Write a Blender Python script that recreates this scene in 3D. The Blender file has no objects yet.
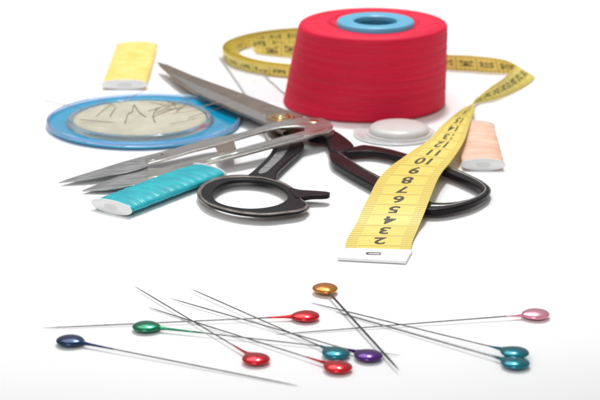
import bpy, bmesh, math, random
from mathutils import Vector, Matrix
random.seed(7)
PI = math.pi
sc = bpy.context.scene
COL = sc.collection
S = 0.01                       # the scene is laid out in centimetres, built in metres

# ------------------------------------------------------------------ camera
DEP = math.radians(17.5); DIST = 65.0; LENS = 120.0; SW = 36.0
CAM = Vector((0, -DIST*math.cos(DEP), DIST*math.sin(DEP)))
cd = bpy.data.cameras.new('camera'); cam = bpy.data.objects.new('camera', cd); COL.objects.link(cam)
cam.location = CAM*S; cam.rotation_euler = (PI/2-DEP, 0, 0)
cd.lens = LENS; cd.sensor_width = SW; cd.clip_start = 0.01; cd.clip_end = 50
cd.dof.use_dof = True; cd.dof.focus_distance = 0.60; cd.dof.aperture_fstop = 32
sc.camera = cam
FWD = Vector((0, math.cos(DEP), -math.sin(DEP))); UP = Vector((0, math.sin(DEP), math.cos(DEP))); RT = Vector((1, 0, 0))
def ray(px, py):
    k = SW/LENS/600.0
    return FWD + RT*((px-300)*k) + UP*((200-py)*k)
def at(px, py, h=0.0):
    d = ray(px, py); t = (h-CAM.z)/d.z
    return CAM + d*t
def at_y(px, py, Y):
    d = ray(px, py); t = (Y-CAM.y)/d.y
    return CAM + d*t
def proj(p):
    v = p-CAM; w = v.dot(FWD); k = SW/LENS/600.0
    return 300+v.dot(RT)/w/k, 200-v.dot(UP)/w/k

# ------------------------------------------------------------------ light
w = bpy.data.worlds.new('World'); sc.world = w; w.use_nodes = True
nt = w.node_tree; bg = nt.nodes['Background']
tc = nt.nodes.new('ShaderNodeTexCoord'); sx = nt.nodes.new('ShaderNodeSeparateXYZ'); rp = nt.nodes.new('ShaderNodeValToRGB')
nt.links.new(tc.outputs['Generated'], sx.inputs[0]); nt.links.new(sx.outputs['Z'], rp.inputs[0]); nt.links.new(rp.outputs[0], bg.inputs[0])
rp.color_ramp.elements[0].position = 0.0; rp.color_ramp.elements[0].color = (0.62, 0.63, 0.65, 1)
rp.color_ramp.elements[1].position = 0.75; rp.color_ramp.elements[1].color = (1, 1, 1, 1)
bg.inputs[1].default_value = 0.46
def area(name, loc, target, size, power, spread=180, size_y=None):
    l = bpy.data.lights.new(name, 'AREA'); l.energy = power; l.size = size*S
    l.shape = 'RECTANGLE'; l.size_y = (size_y or size)*S; l.spread = math.radians(spread)
    o = bpy.data.objects.new(name, l); COL.objects.link(o); o.location = Vector(loc)*S
    o.rotation_euler = (Vector(target)-Vector(loc)).to_track_quat('-Z', 'Y').to_euler()
    return o
area('softbox', (-14, 26, 60), (0, 4, 0), 40, 1.35)
area('front_fill', (-16, -58, 44), (0, 4, 0), 26, 1.3)  # unseen fill light, added to brighten the front of the cone
sp = bpy.data.lights.new('front_falloff_spot', 'SPOT'); spo = bpy.data.objects.new('front_falloff_spot', sp); COL.objects.link(spo)  # added lamp; its cone edge shapes the grey falloff at the front
spo.location = Vector((6, 45, 95))*S
spo.rotation_euler = (Vector((0, 22, 0))-Vector((6, 45, 95))).to_track_quat('-Z', 'Y').to_euler()
sp.energy = 27; sp.spot_size = math.radians(41.4); sp.spot_blend = 0.25; sp.shadow_soft_size = 0.06

sc.view_settings.view_transform = 'Standard'; sc.view_settings.look = 'None'
sc.view_settings.exposure = 0.0; sc.view_settings.gamma = 1.0

# ------------------------------------------------------------------ materials
def mat(name, col, rough=0.5, metal=0.0, **kw):
    m = bpy.data.materials.new(name); m.use_nodes = True
    b = m.node_tree.nodes['Principled BSDF']
    b.inputs['Base Color'].default_value = (*col, 1); b.inputs['Roughness'].default_value = rough; b.inputs['Metallic'].default_value = metal
    for k, v in kw.items():
        b.inputs[k.replace('_', ' ')].default_value = v
    return m
def noise_var(m, c1, c2, scale=(1, 1, 1), size=5.0, detail=4, coord='Object', bump=0.0, lo=0.3, hi=0.7, rough=None):
    t = m.node_tree; N = t.nodes; L = t.links; b = N['Principled BSDF']
    tc = N.new('ShaderNodeTexCoord'); mp = N.new('ShaderNodeMapping'); mp.inputs['Scale'].default_value = scale
    nz = N.new('ShaderNodeTexNoise'); nz.inputs['Scale'].default_value = size; nz.inputs['Detail'].default_value = detail
    r = N.new('ShaderNodeValToRGB'); r.color_ramp.elements[0].color = (*c1, 1); r.color_ramp.elements[1].color = (*c2, 1)
    r.color_ramp.elements[0].position = lo; r.color_ramp.elements[1].position = hi
    L.new(tc.outputs[coord], mp.inputs[0]); L.new(mp.outputs[0], nz.inputs[0]); L.new(nz.outputs[0], r.inputs[0]); L.new(r.outputs[0], b.inputs['Base Color'])
    if bump:
        bp = N.new('ShaderNodeBump'); bp.inputs['Strength'].default_value = bump; bp.inputs['Distance'].default_value = 0.0004
        L.new(nz.outputs[0], bp.inputs['Height']); L.new(bp.outputs[0], b.inputs['Normal'])
    if rough:
        mr = N.new('ShaderNodeMapRange'); mr.inputs['To Min'].default_value = rough[0]; mr.inputs['To Max'].default_value = rough[1]
        L.new(nz.outputs[0], mr.inputs[0]); L.new(mr.outputs[0], b.inputs['Roughness'])
    return m
def thread_mat(name, c1, c2, uvscale, fine, sheen=0.0, rough=0.6, spec=0.22):
    # UV: u round / across the winding, v along the reel. Broad bands, fine filaments.
    m = mat(name, c1, rough); t = m.node_tree; N = t.nodes; L = t.links; b = N['Principled BSDF']
    b.inputs['Sheen Weight'].default_value = sheen; b.inputs['Specular IOR Level'].default_value = spec
    uv = N.new('ShaderNodeTexCoord')
    mp = N.new('ShaderNodeMapping'); mp.inputs['Scale'].default_value = uvscale
    n1 = N.new('ShaderNodeTexNoise'); n1.inputs['Scale'].default_value = 1.0; n1.inputs['Detail'].default_value = 6; n1.inputs['Roughness'].default_value = 0.7
    mp2 = N.new('ShaderNodeMapping'); mp2.inputs['Scale'].default_value = (uvscale[0]*2, fine, 1); mp2.inputs['Rotation'].default_value = (0, 0, 0.004)
    n2 = N.new('ShaderNodeTexNoise'); n2.inputs['Scale'].default_value = 1.0; n2.inputs['Detail'].default_value = 2
    L.new(uv.outputs['UV'], mp.inputs[0]); L.new(uv.outputs['UV'], mp2.inputs[0]); L.new(mp.outputs[0], n1.inputs[0]); L.new(mp2.outputs[0], n2.inputs[0])
    mx = N.new('ShaderNodeMath'); mx.operation = 'MULTIPLY_ADD'; mx.inputs[1].default_value = 0.6
    md = N.new('ShaderNodeMath'); md.operation = 'MULTIPLY'; md.inputs[1].default_value = 0.4
    L.new(n2.outputs[0], md.inputs[0]); L.new(n1.outputs[0], mx.inputs[0]); L.new(md.outputs[0], mx.inputs[2])
    r = N.new('ShaderNodeValToRGB'); r.color_ramp.elements[0].color = (*c1, 1); r.color_ramp.elements[1].color = (*c2, 1)
    r.color_ramp.elements[0].position = 0.36; r.color_ramp.elements[1].position = 0.64
    L.new(mx.outputs[0], r.inputs[0]); L.new(r.outputs[0], b.inputs['Base Color'])
    bp = N.new('ShaderNodeBump'); bp.inputs['Strength'].default_value = 0.16; bp.inputs['Distance'].default_value = 0.0003
    L.new(mx.outputs[0], bp.inputs['Height']); L.new(bp.outputs[0], b.inputs['Normal'])
    return m
M = {}
M['ground'] = noise_var(mat('white_table', (0.88, 0.88, 0.88), 0.5), (0.875, 0.875, 0.88), (0.89, 0.89, 0.89), size=6)
M['red_thread'] = thread_mat('red_thread', (0.62, 0.005, 0.034), (0.80, 0.014, 0.062), (2, 55, 1), 260)
M['red_strand'] = mat('red_strand', (0.74, 0.020, 0.065), 0.5)
M['lightblue'] = mat('light_blue_plastic', (0.12, 0.42, 0.62), 0.35)
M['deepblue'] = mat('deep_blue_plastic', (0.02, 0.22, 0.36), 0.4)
M['yellow_thread'] = thread_mat('yellow_thread', (0.84, 0.53, 0.10), (0.92, 0.74, 0.29), (3, 12, 1), 90)
M['peach_thread'] = thread_mat('peach_thread', (0.68, 0.36, 0.23), (0.88, 0.66, 0.54), (1, 12, 1), 80)
M['teal_thread'] = thread_mat('teal_thread', (0.0, 0.30, 0.37), (0.01, 0.52, 0.58), (3, 8, 1), 110, 0.0, 0.33, 0.55)
M['white_plastic'] = noise_var(mat('white_plastic', (0.8, 0.8, 0.8), 0.4), (0.84, 0.84, 0.84), (0.90, 0.90, 0.89), size=300)
M['cap_hole'] = mat('cap_hole_shade', (0.74, 0.73, 0.72), 0.6)  # grey that stands in for shade inside the cap hole
M['steel'] = noise_var(mat('brushed_steel', (0.5, 0.48, 0.45), 0.3, 1.0), (0.47, 0.445, 0.41), (0.62, 0.60, 0.57), scale=(1, 6, 1), size=220, rough=(0.22, 0.42))
M['steel_dark'] = noise_var(mat('shears_blade_steel', (0.3, 0.25, 0.22), 0.3, 1.0), (0.37, 0.285, 0.23), (0.45, 0.36, 0.30), scale=(1, 4, 1), size=150, rough=(0.25, 0.42))
M['steel_grey'] = noise_var(mat('satin_blade_steel', (0.4, 0.4, 0.4), 0.35, 1.0), (0.30, 0.30, 0.30), (0.46, 0.46, 0.46), scale=(1, 4, 1), size=150, rough=(0.3, 0.5))
M['highlight_steel'] = mat('steel_highlight', (0.75, 0.74, 0.72), 0.15, 1.0)  # brighter steel for the highlights laid onto the snips
M['brass'] = noise_var(mat('brass', (0.7, 0.42, 0.16), 0.25, 1.0), (0.62, 0.38, 0.16), (0.80, 0.55, 0.28), size=200, rough=(0.15, 0.35))
M['brass_light'] = mat('pale_brass', (0.85, 0.66, 0.42), 0.2, 1.0)
M['black'] = noise_var(mat('black_enamel', (0.02, 0.018, 0.018), 0.2), (0.006, 0.005, 0.006), (0.016, 0.014, 0.015), size=120, rough=(0.25, 0.42))
M['black'].node_tree.nodes['Principled BSDF'].inputs['Specular IOR Level'].default_value = 0.14
M['rim_metal'] = noise_var(mat('worn_rim_metal', (0.4, 0.35, 0.32), 0.3, 1.0), (0.20, 0.17, 0.155), (0.42, 0.37, 0.34), size=250, rough=(0.25, 0.45))
M['tape_front'] = None
M['ink'] = mat('black_ink', (0.05, 0.04, 0.015), 0.6)
M['dish_blue'] = mat('blue_translucent_plastic', (0.0, 0.46, 0.80), 0.12, 0.0, Transmission_Weight=0.25, Coat_Weight=0.8)
M['dish_edge'] = mat('clear_blue_tint_plastic', (0.60, 0.78, 0.98), 0.05, 0.0, Transmission_Weight=0.85, IOR=1.3)
M['clear'] = mat('clear_plastic', (0.90, 0.94, 0.97), 0.06, 0.0, Transmission_Weight=0.92, IOR=1.35)
M['cream'] = noise_var(mat('cream_cloth', (0.6, 0.57, 0.45), 0.85), (0.44, 0.415, 0.32), (0.53, 0.505, 0.40), size=160, bump=0.5)
M['needle'] = mat('brown_needle', (0.34, 0.24, 0.16), 0.35, 0.8)
M['needle_dark'] = mat('dark_thread', (0.14, 0.12, 0.09), 0.6)
M['pin_steel'] = noise_var(mat('pin_steel', (0.3, 0.3, 0.3), 0.3, 1.0), (0.10, 0.098, 0.095), (0.24, 0.23, 0.22), size=900)
M['packet'] = mat('clear_film', (0.80, 0.80, 0.82), 0.12, 0.0, Alpha=0.18)
M['packet_seam'] = mat('grey_seam', (0.40, 0.40, 0.42), 0.4)
M['case'] = noise_var(mat('ivory_plastic', (0.72, 0.71, 0.69), 0.28), (0.60, 0.59, 0.565), (0.66, 0.65, 0.63), size=120)
M['case_rim'] = mat('clear_rim_plastic', (0.92, 0.92, 0.93), 0.12, 0.0, Transmission_Weight=0.35, IOR=1.35)
def pearl(name, col):
    m = mat(name, col, 0.24, 0.75, Coat_Weight=0.55, Coat_Roughness=0.02)
    dark = tuple(c*0.75 for c in col)
    return noise_var(m, dark, col, size=400, lo=0.2, hi=0.8)

# ------------------------------------------------------------------ helpers
def tag(o, label=None, cat=None, group=None, kind=None):
    if label: o['label'] = label
    if cat: o['category'] = cat
    if group: o['group'] = group
    if kind: o['kind'] = kind
    return o
def thing(name, base, label, cat, group=None):
    o = bpy.data.objects.new(name, None); COL.objects.link(o); o.location = base*S; o.empty_display_size = 0.005
    return tag(o, label, cat, group)
def obj(name, verts, faces, m, parent=None, smooth=True, uvs=None, mats=None, fm=None, base=None):
    org = (parent.location.copy() if parent else (base*S if base else Vector((0, 0, 0))))
    p2 = parent
    off = Vector((0, 0, 0))
    if parent:
        org = Vector((0, 0, 0)); q = parent
        while q: org += q.location; q = q.parent
    me = bpy.data.meshes.new(name)
    me.from_pydata([tuple(v*S-org) for v in verts], [], faces)
    for mm in (mats or [m]): me.materials.append(mm)
    if fm:
        for p, i in zip(me.polygons, fm): p.material_index = i
    if uvs:
        ul = me.uv_layers.new(name='UVMap')
        for lp in me.loops: ul.data[lp.index].uv = uvs[lp.vertex_index]
    bm = bmesh.new(); bm.from_mesh(me)
    bmesh.ops.recalc_face_normals(bm, faces=bm.faces) if not fm else None
    bm.to_mesh(me); bm.free()
    if smooth:
        me.shade_smooth()
    o = bpy.data.objects.new(name, me); COL.objects.link(o)
    if parent: o.parent = parent
    elif base: o.location = base*S
    return o
def auto(o, ang=35):
    me = o.data; bm = bmesh.new(); bm.from_mesh(me)
    for e in bm.edges:
        if len(e.link_faces) == 2 and e.calc_face_angle(0) > math.radians(ang): e.smooth = False
    bm.to_mesh(me); bm.free()
def bevel(o, wdt, seg=2):
    md = o.modifiers.new('bevel', 'BEVEL'); md.width = wdt*S; md.segments = seg; md.limit_method = 'ANGLE'; md.angle_limit = math.radians(40)
    md.harden_normals = False
def crom(pts, n, closed=False):
    out = []; N = len(pts)
    cnt = N if closed else N-1
    for i in range(cnt):
        g = lambda k: pts[k % N] if closed else pts[max(0, min(N-1, k))]
        p0, p1, p2, p3 = g(i-1), g(i), g(i+1), g(i+2)
        for j in range(n):
            t = j/n
            out.append(tuple(0.5*((2*b)+(c-a)*t+(2*a-5*b+4*c-d)*t*t+(3*b-a-3*c+d)*t**3) for a, b, c, d in zip(p0, p1, p2, p3)))
    if not closed: out.append(tuple(pts[-1]))
    return out
def prism(name, px, h, thick, m, parent, hole=None, bev=0.03, smooth_outline=0, dome=0):
    """solid plate whose outline is given by ground points; h may be a number or a function of px"""
    hf = h if callable(h) else (lambda x, y: h)
    if smooth_outline: px = crom(px, smooth_outline, True)
    if hole and smooth_outline: hole = crom(hole, smooth_outline, True)
    bm = bmesh.new()
    loops = [px]+([hole] if hole else [])
    edges = []
    for lp in loops:
        vs = [bm.verts.new(at(x, y, hf(x, y))) for x, y in lp]
        for i in range(len(vs)): edges.append(bm.edges.new((vs[i], vs[(i+1) % len(vs)])))
    bmesh.ops.triangle_fill(bm, edges=edges, use_beauty=True)
    bmesh.ops.recalc_face_normals(bm, faces=bm.faces)
    if sum(f.normal.z for f in bm.faces) < 0: bmesh.ops.reverse_faces(bm, faces=bm.faces)
    r = bmesh.ops.extrude_face_region(bm, geom=bm.faces[:])
    # the new region is the top; push the old one down
    newv = set(v for v in r['geom'] if isinstance(v, bmesh.types.BMVert))
    for v in bm.verts:
        if v not in newv: v.co.z -= thick
    bmesh.ops.recalc_face_normals(bm, faces=bm.faces)
    bm.verts.index_update()
    verts = [v.co.copy() for v in bm.verts]; faces = [[v.index for v in f.verts] for f in bm.faces]; bm.free()
    o = obj(name, verts, faces, m, parent, smooth=True); auto(o, 30)
    if bev: bevel(o, bev, 3)
    return o
def tube(name, pts, rad, m, parent=None, seg=10, base=None, cap=True):
    """pts world cm; rad number or list"""
    n = len(pts); rs = rad if isinstance(rad, (list, tuple)) else [rad]*n
    verts = []; faces = []; uvs = []
    T0 = None
    for i, p in enumerate(pts):
        d = (pts[min(i+1, n-1)]-pts[max(i-1, 0)]).normalized()
        ref = Vector((0, 0, 1)) if abs(d.z) < 0.9 else Vector((1, 0, 0))
        a = d.cross(ref).normalized(); b = a.cross(d).normalized()
        for k in range(seg):
            th = 2*PI*k/seg
            verts.append(p+(a*math.cos(th)+b*math.sin(th))*rs[i]); uvs.append((k/seg, i/max(1, n-1)))
    for i in range(n-1):
        for k in range(seg):
            faces.append((i*seg+k, i*seg+(k+1) % seg, (i+1)*seg+(k+1) % seg, (i+1)*seg+k))
    if cap:
        faces.append(tuple(range(seg))); faces.append(tuple((n-1)*seg+k for k in range(seg)))
    return obj(name, verts, faces, m, parent, uvs=uvs, base=base)
def lathe(name, prof, c, m, parent, seg=96, shear=(0, 0), closed=False, uvv=None):
    verts = []; faces = []; uvs = []
    n = len(prof)
    for i, (r, z) in enumerate(prof):
        for k in range(seg):
            th = 2*PI*k/seg
            verts.append(Vector((c.x+r*math.cos(th)+shear[0]*z, c.y+r*math.sin(th)+shear[1]*z, c.z+z)))
            uvs.append((abs(k/seg*2-1), i/(n-1)))
    m_ = n if closed else n-1
    for i in range(m_):
        j = (i+1) % n
        for k in range(seg):
            faces.append((i*seg+k, i*seg+(k+1) % seg, j*seg+(k+1) % seg, j*seg+k))
    if not closed:
        if prof[0][0] > 1e-4: faces.append(tuple(range(seg)))
        if prof[-1][0] > 1e-4: faces.append(tuple((n-1)*seg+k for k in range(seg)))
    o = obj(name, verts, faces, m, parent, uvs=uvs); auto(o, 45)
    return o
def disc_ring(cx, cy, rx): return rx  # (kept simple)
def pxscale(px, py, h=0):            # pixels per centimetre across the view at a point
    return (Vector(proj(at(px, py, h)+RT))-Vector(proj(at(px, py, h)))).length

# ------------------------------------------------------------------ the setting
g = obj('table_surface', [Vector((-400, -200, 0)), Vector((400, -200, 0)), Vector((400, 700, 0)), Vector((-400, 700, 0))], [(0, 1, 2, 3)], M['ground'], smooth=False)
tag(g, kind='structure')

# ------------------------------------------------------------------ red cone of thread
c = at(364, 102.5); k = pxscale(364, 102)
t = thing('thread_cone', c, 'large cone of red thread wound on a light blue tube', 'thread cone')
R0 = 80.5/k; R1 = 73.5/k; H = 3.16
sh = (0.33/H, 0.0)
prof = []
prof += [(R0-0.5, 0.0), (R0-0.12, 0.01), (R0-0.02, 0.10)]
for i in range(1, 181):
    f = i/180
    r = R0+(R1-R0)*f + 0.002*math.sin(f*23)+0.003*math.sin(f*61+1)+(0.011 if i % 4 in (1, 2) else 0.0)*(0.6+0.4*math.sin(f*37))
    prof.append((r, 0.1+f*(H-0.28)))
prof += [(R1-0.01, H-0.13), (R1-0.04, H-0.07), (R1-0.11, H-0.025), (R1-0.5, H+0.02), (R1-0.9, H+0.025), (R1-1.05, H+0.02), (R1-1.2, H-0.02), (1.1, H-0.08), (1.1, 0.0)]
lathe('thread_winding', prof, c, M['red_thread'], t, 160, sh, closed=True)
def surf_r(z): return R0+(R1-R0)*max(0, min(1, (z-0.1)/(H-0.28)))
strands_v = []; strands_f = []
def add_tube_to(V, F, pts, rad, seg=5):
    n = len(pts); b0 = len(V)
    for i, p in enumerate(pts):
        d = (pts[min(i+1, n-1)]-pts[max(i-1, 0)]).normalized(); a = d.cross(Vector((0, 0, 1))).normalized(); b = a.cross(d)
        for q in range(seg):
            th = 2*PI*q/seg; V.append(p+(a*math.cos(th)+b*math.sin(th))*rad)
    for i in range(n-1):
        for q in range(seg): F.append((b0+i*seg+q, b0+i*seg+(q+1) % seg, b0+(i+1)*seg+(q+1) % seg, b0+(i+1)*seg+q))
for i in range(170):
    z0 = random.uniform(0.12, H-0.25); dz = random.uniform(-0.35, 0.35); a0 = random.uniform(0, 2*PI); ln = random.uniform(1.2, 4.5)
    pts = []
    for j in range(50):
        f = j/49; th = a0+ln*f; z = max(0.08, min(H-0.2, z0+dz*f+0.03*math.sin(f*7+i)))
        r = surf_r(z)+0.004-0.03*(abs(f-.5)*2)**6
        pts.append(Vector((c.x+r*math.cos(th)+sh[0]*z, c.y+r*math.sin(th), z)))
    add_tube_to(strands_v, strands_f, pts, random.uniform(0.005, 0.009))
for i in range(45):       # strands crossing the top face
    a0 = random.uniform(0, 2*PI); ln = random.uniform(0.4, 1.3); pts = []; r0 = random.uniform(1.45, R1-0.6); r1 = random.uniform(1.45, R1-0.35)
    for j in range(24):
        f = j/23; th = a0+ln*f; r = r0+(r1-r0)*f
        pts.append(Vector((c.x+r*math.cos(th)+sh[0]*H, c.y+r*math.sin(th), H+0.022)))
    add_tube_to(strands_v, strands_f, pts, 0.008)
for i in range(150):
    a0 = random.uniform(0, 2*PI); z = random.uniform(0.1, H-0.1); r = surf_r(z); pts = []
    ln = random.uniform(0.05, 0.16); up = random.uniform(-0.08, 0.12)
    for j in range(5):
        f = j/4; th = a0+f*ln*0.5; rr = r+0.05*math.sin(f*PI*0.8)
        pts.append(Vector((c.x+rr*math.cos(th)+sh[0]*z, c.y+rr*math.sin(th), z+up*f)))
    add_tube_to(strands_v, strands_f, pts, 0.0025, 3)
obj('loose_strand', strands_v, strands_f, M['red_strand'], t)
kt = pxscale(375, 22, H)
rt_ = 38.5/kt; rh = 21.5/kt
cc = at(375.5, 19.8, H+0.23); cc.z = 0
tubep = [(rt_-0.18, H-0.15), (rt_-0.05, H-0.15), (rt_, H-0.05), (rt_, H+0.10+0.06), (rt_-0.03, H+0.10+0.11), (rt_-0.08, H+0.10+0.13), (rt_-0.18, H+0.10+0.135), (rt_-0.26, H+0.10+0.10), (rh+0.16, H+0.10+0.10), (rh+0.06, H+0.10+0.12), (rh, H+0.10+0.08), (rh-0.02, H-0.1), (rh-0.02, 0.01), (rt_-0.18, 0.01)]
tb = lathe('tube', tubep, cc, M['lightblue'], t, 96, (0, 0), closed=True)
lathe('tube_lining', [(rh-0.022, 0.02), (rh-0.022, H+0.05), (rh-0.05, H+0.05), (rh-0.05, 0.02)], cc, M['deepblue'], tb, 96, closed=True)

# ------------------------------------------------------------------ pincushion dish
c = at(144, 124); k = pxscale(144, 124); RD = 96.5/k
t = thing('pincushion', c, 'round cream pincushion in a blue and clear plastic dish', 'pincushion')
lathe('dish', [(0.0, 0.0), (RD-0.45, 0.0), (RD-0.12, 0.02), (RD, 0.09), (RD, 0.13), (RD-0.10, 0.17), (RD-0.3, 0.15), (RD-0.55, 0.12), (0.0, 0.12)], c, M['dish_blue'], t, 128)
lathe('rim', [(RD-0.02, 0.14), (RD+0.02, 0.17), (RD+0.0, 0.26), (RD-0.05, 0.28), (RD-0.09, 0.26), (RD-0.09, 0.178)], c, M['dish_edge'], t, 128, closed=True)
c2 = at(140, 121.5, 0.12); c2.z = 0; k2 = pxscale(140, 121, 0.3); RC = 66.5/k2
lathe('inner_wall', [(RC+0.06, 0.125), (RC+0.30, 0.13), (RC+0.22, 0.27), (RC+0.15, 0.31), (RC+0.09, 0.30), (RC+0.06, 0.26)], c2, M['clear'], t, 128, closed=True)
cp = [(RC+0.03, 0.125)]
for i in range(13):
    a = i/12*PI/2; cp.append(((RC+0.03)*math.cos(a)**0.5 if i < 12 else 0.0, 0.20+0.22*math.sin(a)))
lathe('cushion', cp, c2, M['cream'], t, 128)
NG = 'needles lying on the pincushion'
def needle(a, b, label, m='needle', r=0.012, ha=0.44, hb=0.43, extra=None):
    pts2 = [at(a[0], a[1], ha)]+[at(x, y, 0.435) for x, y in (extra or [])]+[at(b[0], b[1], hb)]
    if not extra:
        pts2 = [pts2[0].lerp(pts2[1], f) for f in (0, .03, .5, .9, 1)]
        rr = [r*0.7, r, r, r*.8, r*.2]
    else:
        pts2 = [Vector(p) for p in crom([tuple(p) for p in pts2], 6)]; rr = r
    cen = sum(pts2, Vector())/len(pts2); cen.z = 0.3
    o = tube('needle' if m == 'needle' else 'loose_thread', pts2, rr, M[m], seg=8, base=cen)
    return tag(o, label, 'needle' if m == 'needle' else 'thread', NG if m == 'needle' else 'dark thread ends on the pincushion')
needle((44, 100), (91, 111), 'thin brown needle sticking out over the left rim of the pincushion', ha=0.5)
needle((80, 119.5), (116, 122.5), 'brown needle lying flat on the left part of the cream cushion')
needle((118, 103), (152, 87), 'brown needle sticking out over the back rim towards the yellow spool', hb=0.6)
needle((103, 101), (116, 106), 'short brown needle at the back left of the cushion')
needle((188, 118), (223, 107), 'pale brown needle on the right part of the cushion pointing at the shears blade')
needle((196, 108), (243, 96), 'long thin needle reaching over the right rim to the shears blade', hb=0.62)
needle((110, 116), (116, 107), 'dark thread end at the left of the zigzag thread', 'needle_dark', 0.013)
needle((125, 123), (146, 117), 'dark zigzag thread in the middle of the cushion', 'needle_dark', 0.014, extra=[(128, 114), (132, 112), (134, 105), (137, 109), (140, 113)])
needle((155, 122), (160, 107), 'dark curved thread right of the zigzag thread', 'needle_dark', 0.014, extra=[(153, 116), (156, 110)])
for (a, b) in [((148, 111), (188, 99)), ((158, 104), (190, 101)), ((163, 112), (194, 103)), ((170, 98.5), (178, 110)), ((156, 113), (181, 101)), ((166, 109), (198, 106)), ((176, 112), (192, 98)), ((150, 102), (170, 106)), ((160, 100), (184, 106)), ((172, 113), (200, 110)), ((180, 97), (196, 104)), ((152, 117), (174, 108))]:
    needle(a, b, 'brown needle in the tangled heap at the back right of the cushion', r=0.010, ha=random.uniform(.425, .46), hb=random.uniform(.425, .46))
needle((96, 116), (112, 103), 'thin needle at the left end of the cushion leaning towards the back rim', r=0.009)
needle((170, 124), (196, 119), 'thin needle at the front right of the cushion', r=0.009)
needle((92, 108), (104, 99), 'short thin needle at the far left of the cushion', r=0.009)

# ------------------------------------------------------------------ flat oval spools
def oval_spool(near, far, hw, hh, m, label, capname='end_cap'):
    A = at(*near); B = at(*far); ax = (B-A); Ln = ax.length; ax.normalize(); pr = Vector((ax.y, -ax.x, 0))
    t = thing('thread_spool', (A+B)/2, label, 'thread spool', 'small spools of thread')
    def sect(o, d0, a, b, seg=56, e=0.93):
        out = []
        for q in range(seg):
            th = 2*PI*q/seg; cx = math.cos(th); sx_ = math.sin(th)
            out.append(A+ax*d0+pr*(a*math.copysign(abs(cx)**e, cx))+Vector((0, 0, hh+b*math.copysign(abs(sx_)**e, sx_))))
        return out
    def body(name, rings, mm, par, endcaps=True):
        V = []; F = []; U = []; seg = 56
        for i, (d0, a, b) in enumerate(rings):
            V += sect(None, d0, a, b)
            U += [(abs(q/seg*2-1), d0/Ln) for q in range(seg)]
        for i in range(len(rings)-1):
            for q in range(seg): F.append((i*seg+q, i*seg+(q+1) % seg, (i+1)*seg+(q+1) % seg, (i+1)*seg+q))
        if endcaps: F.append(tuple(range(seg))); F.append(tuple((len(rings)-1)*seg+q for q in range(seg)))
        o = obj(name, V, F, mm, par, uvs=U); auto(o, 50); return o
    rings = []
    n = 150
    for i in range(n+1):
        f = i/n; e = min(1, min(f, 1-f)*9+0.72); wv = 0.005*math.sin(f*83)+0.005*math.sin(f*37+2)+(0.010 if i % 3 == 1 else 0)
        rings.append((0.055+f*(Ln-0.11), (hw-0.05)*e**0.15+wv, (hh-0.035)*e**0.3+wv))
    body('thread_winding', rings, m, t)
    for d0, s in ((0, 1), (Ln, -1)):
        cp = body(capname, [(d0+s*0.0, hw-0.04, hh-0.03), (d0+s*0.02, hw, hh-0.002), (d0+s*0.045, hw, hh-0.002), (d0+s*0.06, hw-0.03, hh-0.02)], M['white_plastic'], t)
        body('hole_shade_disc', [(d0-s*0.002, hw*0.34, hh*0.42), (d0+s*0.03, hw*0.34, hh*0.42)], M['cap_hole'], cp)  # solid grey disc, coloured like the shade in a hole
    return t
oval_spool((124.5, 90), (137.5, 50), 0.92, 0.21, M['yellow_thread'], 'small spool of pale yellow thread behind the pincushion')
oval_spool((483, 171), (474, 131.5), 0.76, 0.22, M['peach_thread'], 'small spool of peach thread beside the tape measure')
oval_spool((111, 214), (207, 177), 0.84, 0.23, M['teal_thread'], 'small spool of shiny teal thread in front of the thread snips')

# ------------------------------------------------------------------ white domed case
c = at(395, 135); k = pxscale(395, 135)
t = thing('pin_case', c, 'small white plastic case with a domed lid in front of the red thread', 'case')
R = 42/k
lathe('base_plate', [(0, 0), (R-0.1, 0), (R-0.02, 0.02), (R, 0.05), (R-0.03, 0.085), (R-0.07, 0.09), (R-0.11, 0.07), (0, 0.07)], c, M['case_rim'], t, 96)
c2 = at(399, 132.5, 0.1); c2.z = 0; R2 = 30.5/k
lathe('lid', [(R2+0.10, 0.068), (R2+0.08, 0.13), (R2, 0.14), (R2-0.005, 0.22), (R2-0.04, 0.30), (R2-0.13, 0.36), (R2-0.32, 0.405), (R2-0.6, 0.43), (0, 0.45)], c2, M['case'], t, 96)

# ------------------------------------------------------------------ clear packet
c = at(255, 85)
t = thing('clear_packet', c, 'crumpled clear plastic packet under the shears and the tape coil', 'packet')
def crump(u, v):
    P = [at(219, 57, .05), at(257, 69, .05), at(295, 103, .05), at(249, 100, .05)]
    p = P[0].lerp(P[1], u).lerp(P[3].lerp(P[2], u), v)
    p.z = 0.04+0.05*(math.sin(u*9+v*13)*math.sin(v*11-u*5)+1)*0.5
    return p
V = []; F = []; n = 26
for s_ in (0, 1):
    for i in range(n+1):
        for j in range(n+1):
            p = crump(i/n, j/n); p.z += -0.012*s_; V.append(p)
for s_ in (0, 1):
    o_ = s_*(n+1)**2
    for i in range(n):
        for j in range(n): F.append((o_+i*(n+1)+j, o_+(i+1)*(n+1)+j, o_+(i+1)*(n+1)+j+1, o_+i*(n+1)+j+1))
obj('film', V, F, M['packet'], t)
for u in (0.0, 1.0):
    tube('seam', [crump(u, f/20)+Vector((0, 0, 0.01)) for f in range(21)], 0.03, M['packet_seam'], t, 8)

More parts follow.
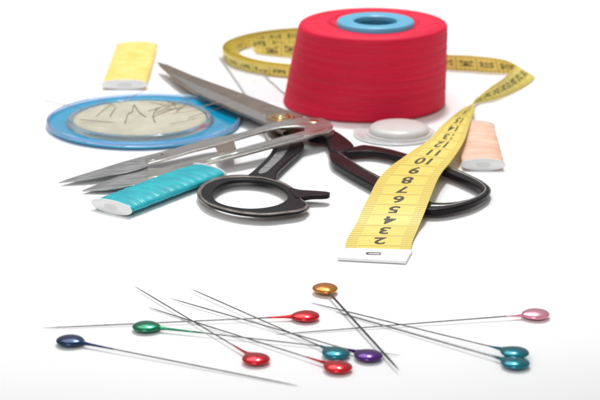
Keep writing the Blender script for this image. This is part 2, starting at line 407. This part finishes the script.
# ------------------------------------------------------------------ shears
c = at(283, 125)
t = thing('tailor_shears', c, 'large tailor shears with black handles and long brownish steel blades', 'shears')
hb = lambda x, y: 0.36+0.10*max(0, min(1, (x-160)/120))
b1 = prism('blade', [(157, 61.5), (168, 64.5), (190, 74), (210, 81.5), (230, 88.5), (250, 96), (270, 103.5), (288, 110), (303, 116), (306, 121), (296, 127), (283, 131), (270, 125), (255, 118.5), (238, 111.5), (222, 104), (205, 97), (190, 88), (175, 77.5), (163, 68)], lambda x, y: hb(x, y)+0.06, 0.07, M['steel_dark'], t, bev=0.015)
prism('blade_edge', [(159, 65), (175, 79.5), (190, 90), (205, 98.8), (222, 106), (238, 113.2), (255, 120), (270, 126.5), (283, 133), (276, 127), (255, 117.5), (222, 103), (190, 87), (172, 76)], lambda x, y: hb(x, y)+0.0, 0.05, M['rim_metal'], b1, bev=0.008)
prism('ground_edge', [(168, 71.5), (180, 77), (200, 86), (222, 95.5), (245, 105.5), (266, 114.5), (266, 122.5), (255, 117.8), (238, 110.8), (222, 103.3), (205, 96.3), (190, 87.3), (175, 77)], lambda x, y: hb(x, y)+0.068, 0.02, M['steel'], b1, bev=0.006)
hl = lambda x, y: 0.20+0.10*max(0, min(1, (x-160)/120))
prism('blade', [(170, 71), (190, 85), (205, 95), (222, 104), (240, 112), (262, 123), (285, 136), (300, 134), (310, 126), (290, 112), (250, 98), (200, 80)], hl, 0.07, M['steel'], t, bev=0.012)
# pivot
pc = at(281, 117, 0.53); kk = pxscale(281, 117, .5); pc.z = 0
pv = lathe('pivot', [(0, 0.10), (14/kk, 0.10), (14.5/kk, 0.50), (14/kk, 0.545), (12.5/kk, 0.56), (11/kk, 0.545), (9.5/kk, 0.545), (9/kk, 0.59), (7/kk, 0.61), (0, 0.615)], pc, M['brass'], t, 64)
lathe('screw', [(0, 0.60), (6/kk, 0.612), (5.6/kk, 0.64), (3/kk, 0.65), (0, 0.652)], pc, M['brass_light'], pv, 48)
# near handle
ring1 = [(199, 193), (203.5, 184.5), (217, 178), (237, 175.3), (262, 176.5), (280, 181.5), (291, 187), (297, 193), (303, 200), (308, 205), (302, 209.5), (288, 211.8), (265, 214), (240, 212), (219, 207), (205, 201)]
hole1 = [(213, 194.5), (217, 187), (228, 181.5), (243, 179.5), (262, 181), (278, 186), (287, 193), (286.5, 199), (277, 204.5), (262, 207.5), (246, 208), (229, 205.5), (217, 201)]
h1 = prism('handle', ring1, 0.34, 0.13, M['black'], t, hole=hole1, bev=0.05, smooth_outline=4)
def grow(pts, k, kk=None):
    cx = sum(p[0] for p in pts)/len(pts); cy = sum(p[1] for p in pts)/len(pts)
    return [(cx+(x-cx)*k, cy+(y-cy)*(kk or k)) for x, y in pts]
prism('metal_rim_and_highlight', grow(ring1, 1.035, 1.05), 0.27, 0.10, M['rim_metal'], h1, hole=grow(hole1, 1.02, 1.02), bev=0.03, smooth_outline=4)
prism('metal_rim_and_highlight', grow(ring1, 0.995, 0.985), 0.352, 0.05, M['rim_metal'], h1, hole=grow(ring1, 0.965, 0.935), bev=0.008, smooth_outline=4)
s1 = prism('shank', [(279, 137), (300, 139), (304, 145), (298, 152), (288, 161), (278, 171), (275, 180), (262, 179.5), (246, 177), (252, 171), (261, 163), (270, 153), (274, 145)], lambda x, y: 0.34, 0.18, M['black'], t, bev=0.06, smooth_outline=3)
prism('shank_bevel', [(281, 143), (290, 143), (284, 155), (273, 166), (266, 172), (258, 172), (268, 162), (276, 152)], 0.358, 0.03, M['steel_grey'], s1, bev=0.01, smooth_outline=3)
prism('finger_rest', [(289, 187.5), (300, 189.5), (315, 190.5), (327, 191.5), (330, 193), (326, 195), (312, 195.5), (303, 197), (296, 197)], lambda x, y: 0.36, 0.14, M['black'], t, bev=0.05, smooth_outline=3)
prism('shank_root', [(262, 125), (275, 128), (300, 130), (304, 146), (292, 145), (280, 146), (268, 136)], 0.28, 0.14, M['steel'], t, bev=0.03)
# far handle
outer2 = [(332, 141), (340, 142), (352, 147.0), (365, 145), (389, 148.8), (406, 153.5), (430, 160), (449, 166), (476, 177.5), (487, 184.5), (490, 189.5), (486, 195), (470, 203), (446, 208.5), (428, 209), (410, 204), (395, 196), (377, 187), (355, 175), (336, 163.5), (330.5, 158), (330, 149)]
hole2 = [(344, 153.5), (354, 151.5), (374, 151.0), (401, 157), (425, 164), (446, 171.5), (468, 181), (480, 188), (480.5, 194), (466, 200), (444, 203), (425, 200), (405, 189), (382, 177), (361, 165.5)]
h2 = prism('handle', outer2, 0.36, 0.22, M['black'], t, hole=hole2, bev=0.05, smooth_outline=3)
prism('metal_rim_and_highlight', grow(outer2, 1.012, 1.02), 0.28, 0.10, M['rim_metal'], h2, hole=grow(hole2, 1.0, 0.98), bev=0.03, smooth_outline=3)
highlight_line = [(334, 150), (345, 157), (362, 168), (383, 180.5), (403, 192)]
tube('metal_rim_and_highlight', [at(x, y, 0.355) for x, y in highlight_line], 0.028, M['rim_metal'], h2, 8)  # metal line laid on as the highlight along the lower bar
highlight_line = [(440, 164.5), (460, 172.5), (478, 181), (485.5, 189), (478, 196.5), (462, 202.5), (446, 205.7), (430, 206)]
tube('metal_rim_and_highlight', [at(*p[:2], 0.352) for p in crom(highlight_line, 5)], 0.035, M['steel'], h2, 8)  # silvery rim line that also stands in for the ring's highlight
prism('shank', [(303, 128), (322, 130), (333, 129.5), (342, 134), (351, 141), (354, 146), (346, 151), (336, 152), (329, 148), (325, 139), (310, 137)], 0.39, 0.22, M['black'], t, bev=0.07, smooth_outline=2)
prism('rivet_plate', [(318, 133.5), (329, 129.5), (335, 129.5), (333, 134), (326, 137)], 0.43, 0.06, M['rim_metal'], t, bev=0.015)

# ------------------------------------------------------------------ thread snips
c = at(240, 155)
t = thing('thread_snips', c, 'slim all steel thread snips with two arms lying over the shears', 'thread snips')
hs = lambda x, y: 0.13+0.52*max(0, min(1, (x-60)/230))
hs2 = lambda x, y: hs(x, y)-0.035
ua = prism('arm', [(139, 157), (169, 149.5), (205, 139.5), (240, 132.5), (266, 124.8), (285, 119.5), (306, 117.3), (322, 118), (329, 120.5), (333, 125), (330, 130.5), (318, 134), (304, 136.5), (304, 131), (305, 126.8), (296, 125.8), (280, 127.3), (262, 131.5), (240, 138), (216, 145), (190, 151.5), (165, 159), (148, 163.5)], hs, 0.08, M['steel'], t, bev=0.02)
prism('blade', [(59, 182), (76, 176), (95, 170.3), (118, 163), (141, 156.6), (147, 163.5), (149, 165.5), (138, 169.5), (126, 172.5), (104, 176), (84, 179)], lambda x, y: hs(x, y)+0.012, 0.05, M['steel_grey'], t, bev=0.008)
la = prism('arm', [(147, 167.3), (160, 168.5), (175, 164.5), (205, 157), (240, 148), (276, 138), (304, 130.8), (329, 124), (333, 127), (329, 131.5), (304, 138.5), (269, 147.5), (240, 155.5), (208, 163), (180, 171), (160, 176), (148, 178)], hs2, 0.08, M['steel'], t, bev=0.02)
prism('blade', [(82, 190.3), (104, 181.5), (126, 173.2), (146, 166.8), (156, 169.2), (165, 170), (169, 175.2), (156, 180), (140, 184), (118, 187.7), (106, 189)], lambda x, y: hs2(x, y)-0.02, 0.05, M['steel_grey'], t, bev=0.008)
tube('steel_highlight', [at(x, y, hs2(x, y)+0.012) for x, y in [(205, 160.4), (240, 152.6), (269, 144.6), (304, 135.4), (326, 129)]], 0.035, M['highlight_steel'], la, 8)  # bright tube modelled as the line of highlight along the arm
prism('stop_tab', [(215, 145.5), (234, 140), (236, 148), (230, 151), (219, 154)], lambda x, y: hs(x, y)-0.02, 0.07, M['steel_dark'], la, bev=0.01)
prism('arm_highlight', [(143, 159.5), (150, 156.8), (166, 152.5), (170, 153.5), (166, 156.5), (150, 160.8)], lambda x, y: hs(x, y)+0.012, 0.03, M['highlight_steel'], ua, bev=0.003)  # bright raised patch standing in for the white highlight on the arm
prism('arm_highlight', [(174, 167.2), (184, 164.5), (196, 162), (192, 164.8), (180, 168)], lambda x, y: hs2(x, y)+0.012, 0.03, M['highlight_steel'], la, bev=0.003)  # same kind of modelled highlight on the lower arm
kk = pxscale(313, 122, .6)
for (x, y, r, h) in ((313.5, 121.5, 5.6, hs(313, 122)), (162, 154.2, 1.3, hs(162, 154)+.005)):
    sc_ = at(x, y, h); lathe('screw', [(0, -0.02), (r/kk, -0.01), (r/kk, 0.02), (r*0.8/kk, 0.04), (r*0.45/kk, 0.035), (0, 0.03)], sc_, M['brass_light'] if r > 3 else M['rim_metal'], t, 32)

# ------------------------------------------------------------------ tape measure
def flat(l, r, hl_, hr=None): return (at(l[0], l[1], hl_), at(r[0], r[1], hl_ if hr is None else hr))
def stand(l, r, h0=0.03):
    a = at(l[0], l[1], h0); return (a, at_y(r[0], r[1], a.y))
ST = [flat((345, 250), (410.5, 251), .06), flat((347, 240), (413, 240.5), .08), flat((355.5, 225), (419, 226), .18), flat((362, 210.5), (425, 211.5), .38),
      flat((370, 195), (431, 196), .50), flat((378, 180), (437, 181), .52), flat((389, 168), (443, 171), .52), flat((400, 160), (449, 164), .52), flat((416, 148.5), (458, 151.5), .55),
      flat((430, 139.5), (464, 141), .62), flat((439, 128.5), (468, 130), .70, .55), flat((450, 118.5), (471, 119.5), .75, .45), flat((463, 108.5), (474, 111), .70, .35),
      stand((473, 104.5), (474.5, 101), .12), stand((480, 102.5), (481.5, 94.5)), stand((490, 100.5), (490.5, 87)), stand((500, 98), (498, 82)), stand((510, 94), (505, 77)), stand((522, 88), (510, 71.5)),
      stand((531, 82), (514, 67.5)), stand((534.5, 77.5), (516, 65.5)), stand((530, 74.5), (513, 63.5)), stand((519, 73.5), (508, 61)), stand((505, 73.5), (500, 58.8)), stand((490, 72.8), (486, 57)),
      stand((470, 71.3), (468, 55.3)), stand((447, 69.8), (447, 54.5)), stand((425, 66), (425, 51)), stand((405, 60), (405, 45))]
cen = at(318, 57.5); kc = pxscale(318, 57)
a0 = math.radians(25); turns = 7.35; nst = int(turns*18)
th_band = 15.0
for i in range(nst+1):
    f = i/nst; th = a0+2*PI*turns*f; r = (95.5-15*f**0.9)/kc + 0.03*math.sin(th*1.7+f*9)
    bx = cen.x+r*math.cos(th); by = cen.y+0.93*r*math.sin(th)
    wd = 0.40+0.02*math.sin(th*0.5+f*5)
    ST.append((Vector((bx, by, 0.02+0.03*(1+math.sin(th+f*6)))), Vector((bx+math.cos(th)*0.05, by+math.sin(th)*0.05, 0.05+wd))))
for l, r in [((372, 52), (372, 38)), ((345, 60), (345, 41)), ((318, 59.5), (318, 40)), ((300, 58), (300, 41)), ((280, 56.5), (280, 43)), ((266, 55), (265, 46)), ((256, 53), (252, 49.5))]:
    ST.append(stand(l, r))
flatl = [tuple(a)+tuple(b) for a, b in ST]
SM = crom(flatl, 8)
Lp = [Vector(s[:3]) for s in SM]; Rp = [Vector(s[3:]) for s in SM]
cum = [0.0]
for i in range(1, len(SM)): cum.append(cum[-1]+((Lp[i]+Rp[i])-(Lp[i-1]+Rp[i-1])).length/2)
# number coordinate q: known spots of the numbers seen in the front strip, then a constant step
known = {2: 241.5, 3: 231, 4: 220.5, 5: 210.6, 6: 200, 7: 190.5, 8: 181, 9: 171, 10: 161.5, 11: 153, 12: 145, 13: 137.3, 14: 129, 15: 121, 16: 112.5}
cy = [proj((Lp[i]+Rp[i])/2)[1] for i in range(len(SM))]
ks = []
for n_ in sorted(known):
    for i in range(len(SM)-1):
        if cy[i] >= known[n_] > cy[i+1]:
            f = (cy[i]-known[n_])/(cy[i]-cy[i+1]); ks.append((cum[i]+f*(cum[i+1]-cum[i]), n_)); break
def s2q(s):
    if s <= ks[0][0]: return ks[0][1]-(ks[0][0]-s)/(ks[1][0]-ks[0][0])
    for (sa, qa), (sb, qb) in zip(ks, ks[1:]):
        if s <= sb: return qa+(s-sa)/(sb-sa)*(qb-qa)
    return ks[-1][1]+(s-ks[-1][0])/0.50 if s-ks[-1][0] < 6 else ks[-1][1]+12+(s-ks[-1][0]-6)/0.85
Q = [s2q(s) for s in cum]
NRM = []
for i in range(len(SM)):
    d = ((Lp[min(i+1, len(SM)-1)]+Rp[min(i+1, len(SM)-1)])-(Lp[max(0, i-1)]+Rp[max(0, i-1)]))
    NRM.append((Rp[i]-Lp[i]).cross(d).normalized())
def rib(q, tt, off):
    lo, hi = 0, len(Q)-1
    while hi-lo > 1:
        md = (lo+hi)//2
        if Q[md] <= q: lo = md
        else: hi = md
    f = max(0, min(1, (q-Q[lo])/(Q[hi]-Q[lo])))
    a = Lp[lo].lerp(Lp[hi], f); b = Rp[lo].lerp(Rp[hi], f); n_ = NRM[lo].lerp(NRM[hi], f).normalized()
    return a.lerp(b, tt)+n_*off
def tape_mat(name, c1, c2, edge):
    m = mat(name, c1, 0.42); t = m.node_tree; N = t.nodes; L = t.links; b = N['Principled BSDF']
    uv = N.new('ShaderNodeTexCoord'); sp_ = N.new('ShaderNodeSeparateXYZ'); L.new(uv.outputs['UV'], sp_.inputs[0])
    def mth(op, a, bb=None, cc_=None):
        n = N.new('ShaderNodeMath'); n.operation = op
        for i, v in enumerate((a, bb, cc_)):
            if v is None: continue
            if isinstance(v, (int, float)): n.inputs[i].default_value = v
            else: L.new(v, n.inputs[i])
        return n.outputs[0]
    q = sp_.outputs[0]; tt = sp_.outputs[1]
    fr = mth('FRACT', mth('ADD', q, 0.5))
    major = mth('LESS_THAN', mth('ABSOLUTE', mth('SUBTRACT', fr, 0.5)), 0.5)   # constant helper
    dist = mth('MINIMUM', fr, mth('SUBTRACT', 1.0, fr))
    big = mth('LESS_THAN', dist, 0.05)
    f10 = mth('FRACT', mth('MULTIPLY', mth('ADD', q, 0.5), 5)); d10 = mth('MINIMUM', f10, mth('SUBTRACT', 1.0, f10))
    tick = mth('LESS_THAN', d10, 0.22)
    ed = mth('MINIMUM', tt, mth('SUBTRACT', 1.0, tt))
    tick = mth('MULTIPLY', tick, mth('LESS_THAN', ed, 0.17))
    ink = mth('MAXIMUM', mth('MULTIPLY', big, 0.45), mth('MULTIPLY', tick, 0.5))
    nz = N.new('ShaderNodeTexNoise'); nz.inputs['Scale'].default_value = 2.2; nz.inputs['Detail'].default_value = 3; L.new(uv.outputs['UV'], nz.inputs[0])
    mixc = N.new('ShaderNodeMix'); mixc.data_type = 'RGBA'; mixc.inputs[6].default_value = (*c1, 1); mixc.inputs[7].default_value = (*c2, 1); L.new(nz.outputs[0], mixc.inputs[0])
    mx2 = N.new('ShaderNodeMix'); mx2.data_type = 'RGBA'; mx2.inputs[7].default_value = (*edge, 1); L.new(mixc.outputs[2], mx2.inputs[6])
    L.new(ink, mx2.inputs[0]); L.new(mx2.outputs[2], b.inputs['Base Color'])
    # woven cloth texture
    wv = N.new('ShaderNodeTexWave'); wv.inputs['Scale'].default_value = 12; mp = N.new('ShaderNodeMapping'); mp.inputs['Scale'].default_value = (4, 1, 1)
    L.new(uv.outputs['UV'], mp.inputs[0]); L.new(mp.outputs[0], wv.inputs[0])
    bp = N.new('ShaderNodeBump'); bp.inputs['Strength'].default_value = 0.15; bp.inputs['Distance'].default_value = 0.0001; L.new(wv.outputs[0], bp.inputs['Height']); L.new(bp.outputs[0], b.inputs['Normal'])
    return m
M['tape_front'] = tape_mat('tape_yellow_side', (0.80, 0.59, 0.09), (0.88, 0.72, 0.19), (0.30, 0.19, 0.02))
M['tape_back'] = tape_mat('tape_pale_side', (0.80, 0.62, 0.09), (0.88, 0.74, 0.20), (0.3, 0.2, 0.04))
M['tape_edge'] = mat('tape_edge', (0.60, 0.43, 0.03), 0.6)
base = at(375, 255)
t = thing('tape_measure', base, 'yellow tape measure coiled behind the red thread with its numbered end pulled to the front', 'tape measure')
V = []; F = []; U = []; FM = []; NW = 6
rowlen = NW+1
for side in (1, -1):
    for i in range(len(SM)):
        for j in range(rowlen):
            V.append(Lp[i].lerp(Rp[i], j/NW)+NRM[i]*0.016*side); U.append((Q[i], j/NW))
n_ = len(SM)*rowlen
for i in range(len(SM)-1):
    for j in range(NW):
        a = i*rowlen+j; F.append((a, a+1, a+1+rowlen, a+rowlen)); FM.append(0)
        F.append((n_+a, n_+a+rowlen, n_+a+1+rowlen, n_+a+1)); FM.append(1)
    a = i*rowlen; F.append((a, a+rowlen, n_+a+rowlen, n_+a)); FM.append(2)
    a = i*rowlen+NW; F.append((a, n_+a, n_+a+rowlen, a+rowlen)); FM.append(2)
bd = obj('tape_band', V, F, None, t, uvs=U, mats=[M['tape_front'], M['tape_back'], M['tape_edge']], fm=FM)
auto(bd, 60)
# which side faces up in the front strip
up_side = 1 if NRM[10].z > 0 else -1
if up_side < 0:
    bd.data.materials[0] = M['tape_back']; bd.data.materials[1] = M['tape_front']
# printed numbers, on both faces
glyph = {}
def glyph_mesh(txt):
    if txt in glyph: return glyph[txt]
    cu = bpy.data.curves.new('txt', 'FONT'); cu.body = txt; cu.align_x = 'CENTER'; cu.resolution_u = 3; cu.offset = 0.028
    to = bpy.data.objects.new('txt', cu); COL.objects.link(to)
    dg = bpy.context.evaluated_depsgraph_get(); me = to.evaluated_get(dg).to_mesh()
    vs = [(v.co.x, v.co.y-0.35) for v in me.vertices]; fs = [tuple(p.vertices) for p in me.polygons]
    to.evaluated_get(dg).to_mesh_clear(); bpy.data.objects.remove(to); bpy.data.curves.remove(cu)
    glyph[txt] = (vs, fs); return glyph[txt]
V = []; F = []
qmax = int(Q[-1])
for n in range(2, qmax):
    vs, fs = glyph_mesh(str(n))
    for side in (1, -1):
        b0 = len(V)
        for gx, gy in vs:
            # digits stand upside down as seen from the near end: their tops point to the tip
            sgn = -1 if side == up_side else 1
            tt = 0.50+sgn*gx*0.38
            V.append(rib(n-gy*0.92, tt, side*0.0185))
        F += [tuple(b0+q for q in f) for f in fs]
nm = obj('printed_numbers', V, F, M['ink'], t, smooth=False)
# metal tip
tip = prism('metal_tip', [(337, 257.5), (346.5, 247.5), (412.5, 249.5), (406, 261.2)], 0.11, 0.09, M['white_plastic'], t, bev=0.02)
prism('eyelet', [(366.5, 252.2), (380, 252.2), (381.5, 253.2), (380.5, 254.8), (367, 254.6), (365.6, 253.4)], 0.119, 0.03, M['rim_metal'], tip, hole=[(368.5, 253.0), (379, 253.0), (379.6, 253.6), (379, 254.1), (368.5, 253.9)], bev=0.0)

# ------------------------------------------------------------------ pins
PG = 'pearl headed pins scattered at the front'
def pin(head, tip_, col, label, ztip=0.03, zh=0.12, neck=0.9, rsh=0.0175, hr=0.375, hv=0.115, twisted=False):
    base = at(*head); Hc = at(head[0], head[1], zh); Tp = at(tip_[0], tip_[1], ztip)
    base = Vector((Hc.x, Hc.y, 0))
    t = thing('dressmaker_pin', base, label, 'pin', PG)
    d = Tp-Hc; L_ = d.length; dn = d.normalized(); dh = Vector((dn.x, dn.y, 0)).normalized(); pr = Vector((-dh.y, dh.x, 0))
    V = []; F = []; nu = 40; nv = 20
    for i in range(nv+1):
        ph = -PI/2+PI*i/nv; rr = math.cos(ph); z = math.sin(ph)
        for q in range(nu):
            th = 2*PI*q/nu; cx = math.cos(th); sy = math.sin(th)
            ext = 1+0.14*max(0, cx)**6
            V.append(Hc+dh*(hr*rr*cx*ext)+pr*(hr*0.97*rr*sy)+Vector((0, 0, hv*math.copysign(abs(z)**1.1, z))))
    for i in range(nv):
        for q in range(nu): F.append((i*nu+q, i*nu+(q+1) % nu, (i+1)*nu+(q+1) % nu, (i+1)*nu+q))
    pm = col if not isinstance(col, tuple) else pearl('pearl', col)
    hd = obj('head', V, F, pm, t)
    if neck:
        n0 = Hc+dn*hr*0.85
        tube('collar', [n0, n0+dn*0.12, n0+dn*0.3, n0+dn*neck*0.7, n0+dn*neck], [0.085, 0.055, 0.036, 0.027, 0.021], pm, hd, 10)
    s0 = Hc+dn*hr*0.8
    if twisted:
        n = 500; V = []; F = []; seg = 12
        a = dn.cross(Vector((0, 0, 1))).normalized(); b = a.cross(dn).normalized()
        LL = (Tp-s0).length
        for i in range(n+1):
            f = i/n; taper = min(1, (1-f)*14+0.1)
            for q in range(seg):
                th = 2*PI*q/seg; r = rsh*(1+0.35*math.cos(2*(th-f*LL*17)))*taper
                V.append(s0+dn*(LL*f)+a*r*math.cos(th)+b*r*math.sin(th))
        for i in range(n):
            for q in range(seg): F.append((i*seg+q, i*seg+(q+1) % seg, (i+1)*seg+(q+1) % seg, (i+1)*seg+q))
        obj('shaft', V, F, M['steel_grey'], t)
    else:
        fr = (0, .2, .5, .8, .93, .98, 1)
        tube('shaft', [s0.lerp(Tp, f) for f in fr], [rsh, rsh, rsh, rsh, rsh*.8, rsh*.4, rsh*.08], M['pin_steel'], t, 10)
    return t
RED = (0.72, 0.004, 0.014); TEAL = (0.0, 0.20, 0.26); 
red = pearl('red_pearl', RED); teal = pearl('teal_pearl', TEAL)
pin((70, 340.5), (299, 386), (0.002, 0.03, 0.11), 'pin with a dark navy blue head at the far left', neck=1.0)
pin((146, 326.5), (401, 355.3), (0.0, 0.22, 0.10), 'pin with a green head', neck=1.25, ztip=.05)
pin((306, 316), (42, 328), red, 'pin with a red head whose point reaches the far left', neck=0.75)
pin((256, 359), (134, 286), red, 'pin with the leftmost of the three red heads', neck=0.9, ztip=.08)
pin((338, 367), (147, 307), red, 'pin with a red head below the teal and purple heads', neck=0.75)
pin((336, 353), (190, 288.5), teal, 'pin with a teal head touching the purple head', neck=0.35, ztip=.1)
pin((368.5, 355.5), (169, 298), (0.085, 0.010, 0.20), 'pin with a purple head', neck=0.5, ztip=.06)
pin((325, 288.3), (399, 370), (0.66, 0.24, 0.02), 'pin with an orange gold head and a thick twisted shaft', neck=0, ztip=.13, zh=.15, rsh=0.032)
pin((536, 314), (274, 334.5), (0.95, 0.40, 0.52), 'pin with a pink head at the far right', neck=0.55)
pin((515, 352.5), (309, 302.3), teal, 'upper of the two pins with teal heads lying together at the right', neck=0.5, zh=.2)
pin((515.5, 363), (334, 311.5), teal, 'lower of the two pins with teal heads lying together at the right', neck=0.4)
